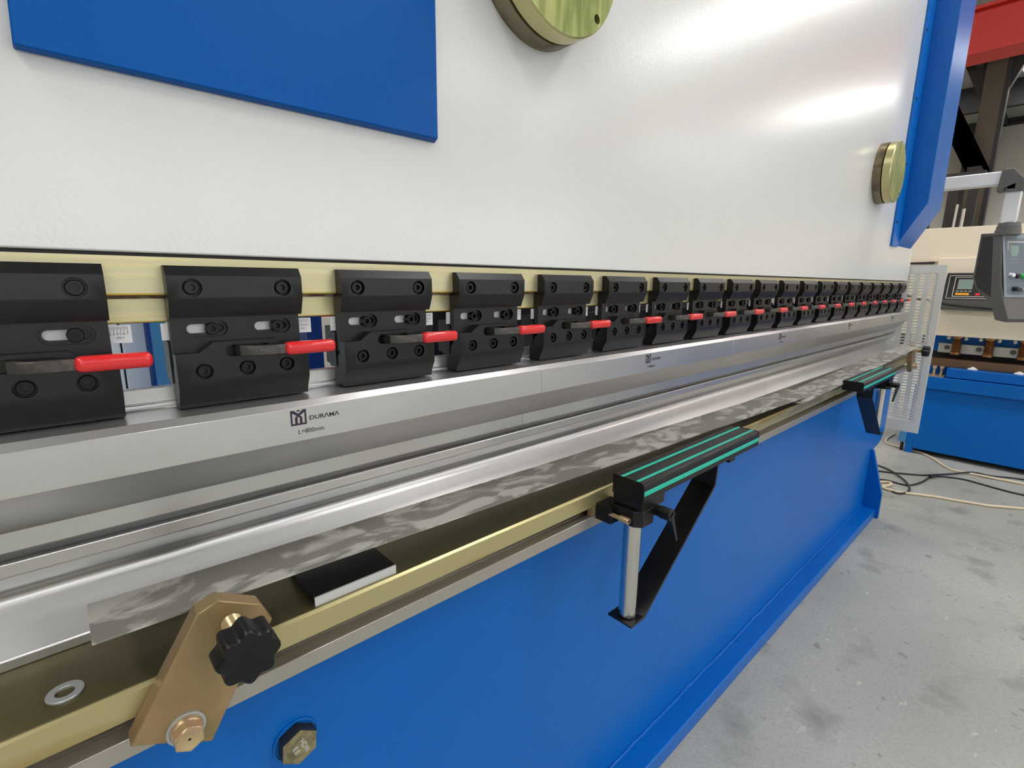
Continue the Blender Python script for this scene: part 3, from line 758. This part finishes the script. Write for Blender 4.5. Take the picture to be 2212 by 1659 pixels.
cable('signal_cable', [(3.72, .68, 0), (3.765, .60, 0), (3.768, .493, 0), (3.90, .445, 0), (4.05, .42, .003), (4.12, .37, 0), (4.16, .28, 0), (4.149, .21, 0), (4.12, .10, 0), (4.108, -.002, 0), (4.1, -.3, 0)], .006, 'black_cable', 'thin black cable with a taped splice on the floor')
cable('signal_cable', [(4.05, .72, 0), (4.02, .655, 0), (3.94, .59, .006), (3.82, .51, .004), (3.66, .466, .008), (3.57, .50, 0), (3.60, .56, 0), (3.64, .62, 0)], .006, 'black_cable', 'thin black cable lying in a wide loop beside the gusset')
solo('cable_splice', MB().tube([(4.03*Q, .424*Q, FL+.013), (4.06*Q, .412*Q, FL+.016), (4.10*Q, .40*Q, FL+.013)], .012, 10), 'black_cable', 'knotted black tape splice round the floor cable', 'tape')

# ------------------------------------------------------------------ far press brake (turned ninety degrees)
FX = 5.2; KM = FX/4.75
b2 = thing('machine_bed', (FX+.4, -.6, FL), 'blue bed of the second press brake standing crosswise behind', 'machine')
Y2 = .745
part('apron_panel', MB().box(FX, FX+.05, -2.4, Y2-.05, FL+.045, -.80), 'blue_paint', b2, bevel=.003)
part('end_leg', MB().box(FX+.0, FX+.30, Y2-.05, Y2, FL, -.80), 'blue_paint', b2, bevel=.003)
part('foot_lug', MB().box(FX-.0, FX+.06, Y2, Y2+.05, FL+.08, FL+.17), 'sky_blue', b2, bevel=.003)
part('foot_screw', MB().cyl((FX+.03, Y2+.025, FL), (FX+.03, Y2+.025, FL+.09), .012, n=12), 'dark_steel', b2)
part('lip_beam', MB().box(FX-.03, FX+.3, -2.4, Y2-.03, -.815, -.716), 'blue_paint', b2, bevel=.003)
part('top_slab', MB().box(FX-.01, FX+.35, -2.4, .565, -.710, -.640), 'blue_paint', b2, bevel=.003)
part('table_strip', MB().box(FX+.10, FX+.26, -2.4, .69, -.64, -.575), 'gold_strip', b2, bevel=.002)
part('inner_body', MB().box(FX+.30, FX+.9, -2.4, Y2, FL+.02, -.575), 'blue_paint', b2)
part('back_void', MB().box(FX+.22, FX+.26, -2.4, .70, -.575, -.52), 'dark_strip', b2)
fx = FX+.06
fl_ = thing('flange_fitting', (FX+.03, .62, -.716), 'small brass fitting with two pins on the far machine table', 'fitting')
part('base_plate', MB().box(FX-.01, FX+.09, .565+.012, .68, -.7162, -.706), 'gold_zinc', fl_)
for y in (.60, .645):
    part('pin', MB().lathe((FX+.03, y, -.706), (0, 0, 1), [(0, .009), (.05, .008), (.055, .014), (.075, .014)], 14), 'gold_zinc', fl_)
for i, y in enumerate((.42, .16, -.12)):
    solo('rag', MB().lathe((FX+.05, y, -.640), (0, 0, 1), [(0, .030), (.006, .034), (.014, .022), (.022, .010), (.026, .001)], 9), 'tube_white', 'crumpled white scrap on the far machine table', 'scrap', 'white scraps on the far table')
r2_ = thing('press_ram', (FX+.1, -.6, -.388), 'white ram of the second press brake with control panel', 'machine')
part('ram_plate', MB().box(FX+.03, FX+.12, -2.4, .95, -.386, .445), 'white_paint2', r2_, bevel=.003)
part('ram_shroud', MB().ex([(0, 0)]*0 or [(.80, .215), (.80, .19), (-2.4, .19), (-2.4, .215)], FX+.02, FX+.03), 'white_paint2', r2_)
part('lower_shell', MB().box(FX+.005, FX+.03, -2.4, .735, -.386, .215), 'white_paint2', r2_, bevel=.004)
part('recess', MB().box(FX+.015, FX+.029, .76, .93, .172, .186), 'dark_strip', r2_)
part('holder_back', MB().box(FX+.14, FX+.20, -2.4, .69, -.520, -.380), 'blue_paint', r2_)
cb = part('clamp_strip', MB().box(FX+.09, FX+.14, -2.4, .655, -.525, -.452), 'bar_grey', r2_, bevel=.002)
for i in range(8):
    y = .600-.190*i
    part('bolt_hole', MB().cyl((FX+.0885, y, -.482), (FX+.10, y, -.482), .018, n=20), 'grey_box', cb)
for i in range(7):
    y = .541-.1885*i
    sp = thing('bronze_bellows', (FX+.06, y, -.53), ordinal(i, ('ribbed bronze bellows under the far ram', 'the brass pin fitting')), 'bellows', 'bronze bellows under the far ram')
    pf = [(0, .030), (.02, .032), (.022, .024)]
    for j in range(10): pf += [(.024+j*.010, .024), (.028+j*.010, .034), (.032+j*.010, .024)]
    pf += [(.128, .024), (.130, .036), (.145, .036)]
    part('ribbed_body', MB().lathe((FX+.055, y, -.530), (0, 0, 1), pf, 24), 'spring_bronze', sp)
    for s in (-1, 1): part('cap_nut', MB().lathe((FX+.035, y+s*.052, -.400), (-.5, 0, -1), [(-.012, .012), (.008, .012), (.014, .007)], 10), 'bar_grey', sp)
# its control panel
cpn = thing('operator_console', (FX-.05, .4, -.18), 'black operator console with small screen on the second press brake', 'console')
part('panel_box', MB().add([(FX-.03, y, .100) for y in (.662, -.20)]+[(FX-.075, y, -.105) for y in (.672, -.20)]+[(FX-.06, y, -.180) for y in (.668, -.20)]+[(FX+.02, y, -.180) for y in (.668, -.20)]+[(FX+.02, y, .100) for y in (.662, -.20)],
     [[0, 1, 3, 2], [2, 3, 5, 4], [4, 5, 7, 6], [6, 7, 9, 8], [8, 9, 1, 0], [0, 2, 4, 6, 8], [1, 3, 5, 7, 9]]), 'grey_box', cpn, bevel=.003)
def pan(y, z, off=0):                      # point on the sloping face: y and height
    u = (.1-z)/.205; return (FX-.03-.045*u-off, y, z)
def patch(ya, yb, za, zb, off): return MB().add([pan(ya, za, off), pan(yb, za, off), pan(yb, zb, off), pan(ya, zb, off), pan(ya, za, off-.002), pan(yb, za, off-.002), pan(yb, zb, off-.002), pan(ya, zb, off-.002)],
      [[0, 1, 2, 3], [4, 5, 6, 7], [0, 1, 5, 4], [1, 2, 6, 5], [2, 3, 7, 6], [3, 0, 4, 7]])
face = part('front_plate', patch(.660, -.19, .095, -.100, .002), 'panel_black', cpn)
def outline(ya, yb, za, zb, wd, off):
    m_ = MB()
    for q in ((ya, yb, za, za-wd), (ya, yb, zb+wd, zb), (ya, ya-wd, za, zb), (yb+wd, yb, za, zb)):
        p_ = patch(*q, off); m_.add(p_.v, p_.f)
    return m_
part('border_line', outline(.645, .10, .082, -.092, .0035, .0025), 'panel_line', face)
part('keypad_frame', outline(.610, .375, .070, -.078, .004, .003), 'panel_line', face)
part('screen_bezel', patch(.588, .502, .052, -.022, .003), 'grey_key', face)
part('screen', patch(.580, .512, .045, -.015, .0035), 'lcd', face)
for i in range(4): part('soft_key', patch(.592-.024*i, .575-.024*i, -.032, -.042, .0035), 'grey_key', face)
for i in range(4): part('orange_key', patch(.592-.020*i, .574-.020*i, -.050, -.065, .004), 'orange_key', face)
part('stop_key', patch(.478, .452, -.050, -.066, .004), 'red_key', face)
part('start_key', patch(.440, .415, -.050, -.066, .004), 'green_key', face)
for r in range(5):
    for c in range(3): part('number_key', patch(.472-.024*c, .455-.024*c, .048-.018*r, .036-.018*r, .0035), 'dark_box', face)
# ------------------------------------------------------------------ hanging control pendant of the near machine
pa = thing('pendant_arm', (4.25, .62, .37), 'white square tube arm with dark elbow carrying the control pendant', 'arm')
part('arm_tube', MB().box(4.20, 4.27, .375, 1.15, .585, .660), 'tube_white', pa, bevel=.006)
part('elbow', MB().ex([(.385, .545), (.375, .668), (.325, .668), (.270, .600), (.270, .540), (.345, .540), (.345, .560), (.36, .545)], 4.185, 4.285), 'grey_box', pa, bevel=.004)
part('drop_tube', MB().box(4.20, 4.27, .275, .345, .365, .545), 'tube_white', pa, bevel=.006)
part('wall_mount', MB().box(4.18, 4.29, 1.10, 1.16, .54, .70), 'grey_box', pa, bevel=.004)
part('hub', MB().lathe((4.245, .305, .300), (0, 0, 1), [(0, .060), (.03, .058), (.031, .055), (.050, .054), (.051, .052), (.07, .048), (.082, .030), (.085, .01)], 28), 'grey_box', pa)
cpd = thing('control_pendant', (4.3, .25, -.2), 'grey hanging control pendant box with screen, knobs and keys', 'control box')
e1 = Vector((.80, -.60, 0)); nn = Vector((-.60, -.80, 0))
P0 = Vector((4.2, .329, 0))
def pend(u, v, z): p = P0+e1*u+nn*v; return (p.x, p.y, z)
prof = [(-.120, .316), (0, .311), (.055, .02), (.085, -.07), (.135, -.185), (.125, -.205), (.060, -.195), (.02, -.10), (-.085, -.02), (-.120, .05)]
part('housing', MB().prism(prof, 0, .42, lambda a, b, d: pend(d, a, b)), 'grey_box', cpd, bevel=.004)
part('side_recess', MB().prism([(-.105, .295), (-.045, .295), (.01, -.06), (-.075, -.01), (-.105, .05)], -.002, .01, lambda a, b, d: pend(d, a, b)), 'dark_box', cpd)
def pf_(u, z, off):
    if z >= .02: v = .055*(.311-z)/.291
    else: v = .055+.030*(.02-z)/.09
    return pend(u, v+off, z)
def pp(ua, ub, za, zb, off):
    return MB().add([pf_(ua, za, off), pf_(ub, za, off), pf_(ub, zb, off), pf_(ua, zb, off), pf_(ua, za, off-.003), pf_(ub, za, off-.003), pf_(ub, zb, off-.003), pf_(ua, zb, off-.003)],
       [[0, 1, 2, 3], [4, 5, 6, 7], [0, 1, 5, 4], [1, 2, 6, 5], [2, 3, 7, 6], [3, 0, 4, 7]])
fp = part('front_plate', pp(.006, .414, .305, -.062, .003), 'panel_blue_grey', cpd, bevel=.001)
part('key_field', pp(.022, .40, .280, -.045, .005), 'panel_face', fp)
ol_ = MB()
for q in ((.036, .38, .262, .257), (.036, .38, .125, .120), (.036, .040, .262, .120), (.376, .38, .262, .120)):
    z_ = pp(*q, .007); ol_.add(z_.v, z_.f)
part('border_line', ol_, 'panel_line', fp)
part('screen_bezel', pp(.050, .105, .238, .172, .0075), 'grey_key', fp)
part('screen', pp(.056, .099, .232, .178, .0085), 'lcd', fp)
for i in range(4): part('soft_key', pp(.052+.014*i, .062+.014*i, .162, .153, .0085), 'grey_key', fp)
for i in range(4): part('orange_key', pp(.052+.013*i, .063+.013*i, .142, .129, .009), 'orange_key', fp)
part('stop_key', pp(.120, .140, .142, .129, .009), 'red_key', fp)
for i in range(3): part('legend_plate', pp(.040+.036*i, .062+.036*i, .108, .088, .007), 'grey_key', fp)
def knob(u, z, r, mt, ln=.022):
    a = Vector(pf_(u, z, .005)); b = Vector(pf_(u, z, .005+ln))
    part('push_button', MB().lathe(a, (b-a), [(0, r*1.25), (.006, r*1.2), (.007, r), (ln, r), (ln+.003, r*.8)], 20), mt, fp)
knob(.052, .066, .012, 'tube_white'); knob(.090, .062, .012, 'dark_box'); knob(.128, .060, .012, 'green_key'); knob(.166, .058, .012, 'red_key')
part('legend_plate', pp(.052, .074, .030, .012, .007), 'grey_key', fp)
knob(.070, -.012, .012, 'dark_box', .03); knob(.108, -.014, .012, 'grey_key', .028)
solo('power_cable', MB().tube(catmull([(4.40, .14, -.16), (4.44, .10, -.185), (4.52, .06, -.19), (4.62, .10, -.185), (4.66, .3, -.15), (4.66, .6, -.12), (4.6, 1.1, 0)], 8), .009, 10), 'black_cable', 'black cable looping below the hanging control pendant', 'cable')

# ------------------------------------------------------------------ what shows behind the machine through the gaps
cb_ = thing('control_cabinet', (-.3, 2.4, FL), 'pale grey cabinet standing behind the press brake', 'cabinet')
part('cabinet_body', MB().box(-1.2, .165, 2.25, 2.8, FL, .6), 'cabinet', cb_, bevel=.004)
part('cabinet_side', MB().box(.170, .240, 2.23, 2.8, FL, .6), 'cabinet2', cb_, bevel=.004)
bp = thing('side_post', (.27, 2.2, FL), 'blue steel post beside the pale cabinet behind the ram', 'post')
part('post_edge', MB().box(.240, .252, 2.2, 2.5, FL, .7), 'navy', bp)
part('post_face', MB().box(.252, .300, 2.2, 2.5, FL, .7), 'sky_blue', bp)
bp = thing('side_post', (.86, 2.2, FL), 'dark blue steel post in front of the red cabinet', 'post')
part('post_face', MB().box(.805, .872, 2.2, 2.4, FL, .7), 'navy', bp)
part('post_foot', MB().box(.800, .885, 2.19, 2.41, FL, FL+.02), 'navy', bp)
solo('red_cabinet', MB().box(.6, 1.7, 3.3, 3.9, -.24, .9), 'red_cabinet', 'red steel cabinet on a cream base behind the press brake', 'cabinet', bevel=.005)
solo('cream_base', MB().box(.5, 1.8, 3.28, 3.95, FL, -.24), 'cream', 'cream coloured base under the red cabinet', 'base', bevel=.005)
bg = thing('backgauge_drive', (2.2, 1.8, -.44), 'dark motor housing of the backgauge behind the clamps', 'motor')
part('motor_block', MB().box(1.02, 1.6, 1.55, 1.9, -.44, .2), 'motor_black', bg, bevel=.004)
part('gear_case', MB().box(1.085, 1.16, 1.50, 1.56, -.44, -.02), 'brown_motor', bg, bevel=.004)
part('rear_beam', MB().box(1.6, 3.7, 1.5, 1.7, -.44, .1), 'motor_black', bg)
part('guide_rod', MB().cyl((1.0, 1.45, -.235), (3.6, 1.45, -.235), .012, n=12), 'gold_zinc', bg)
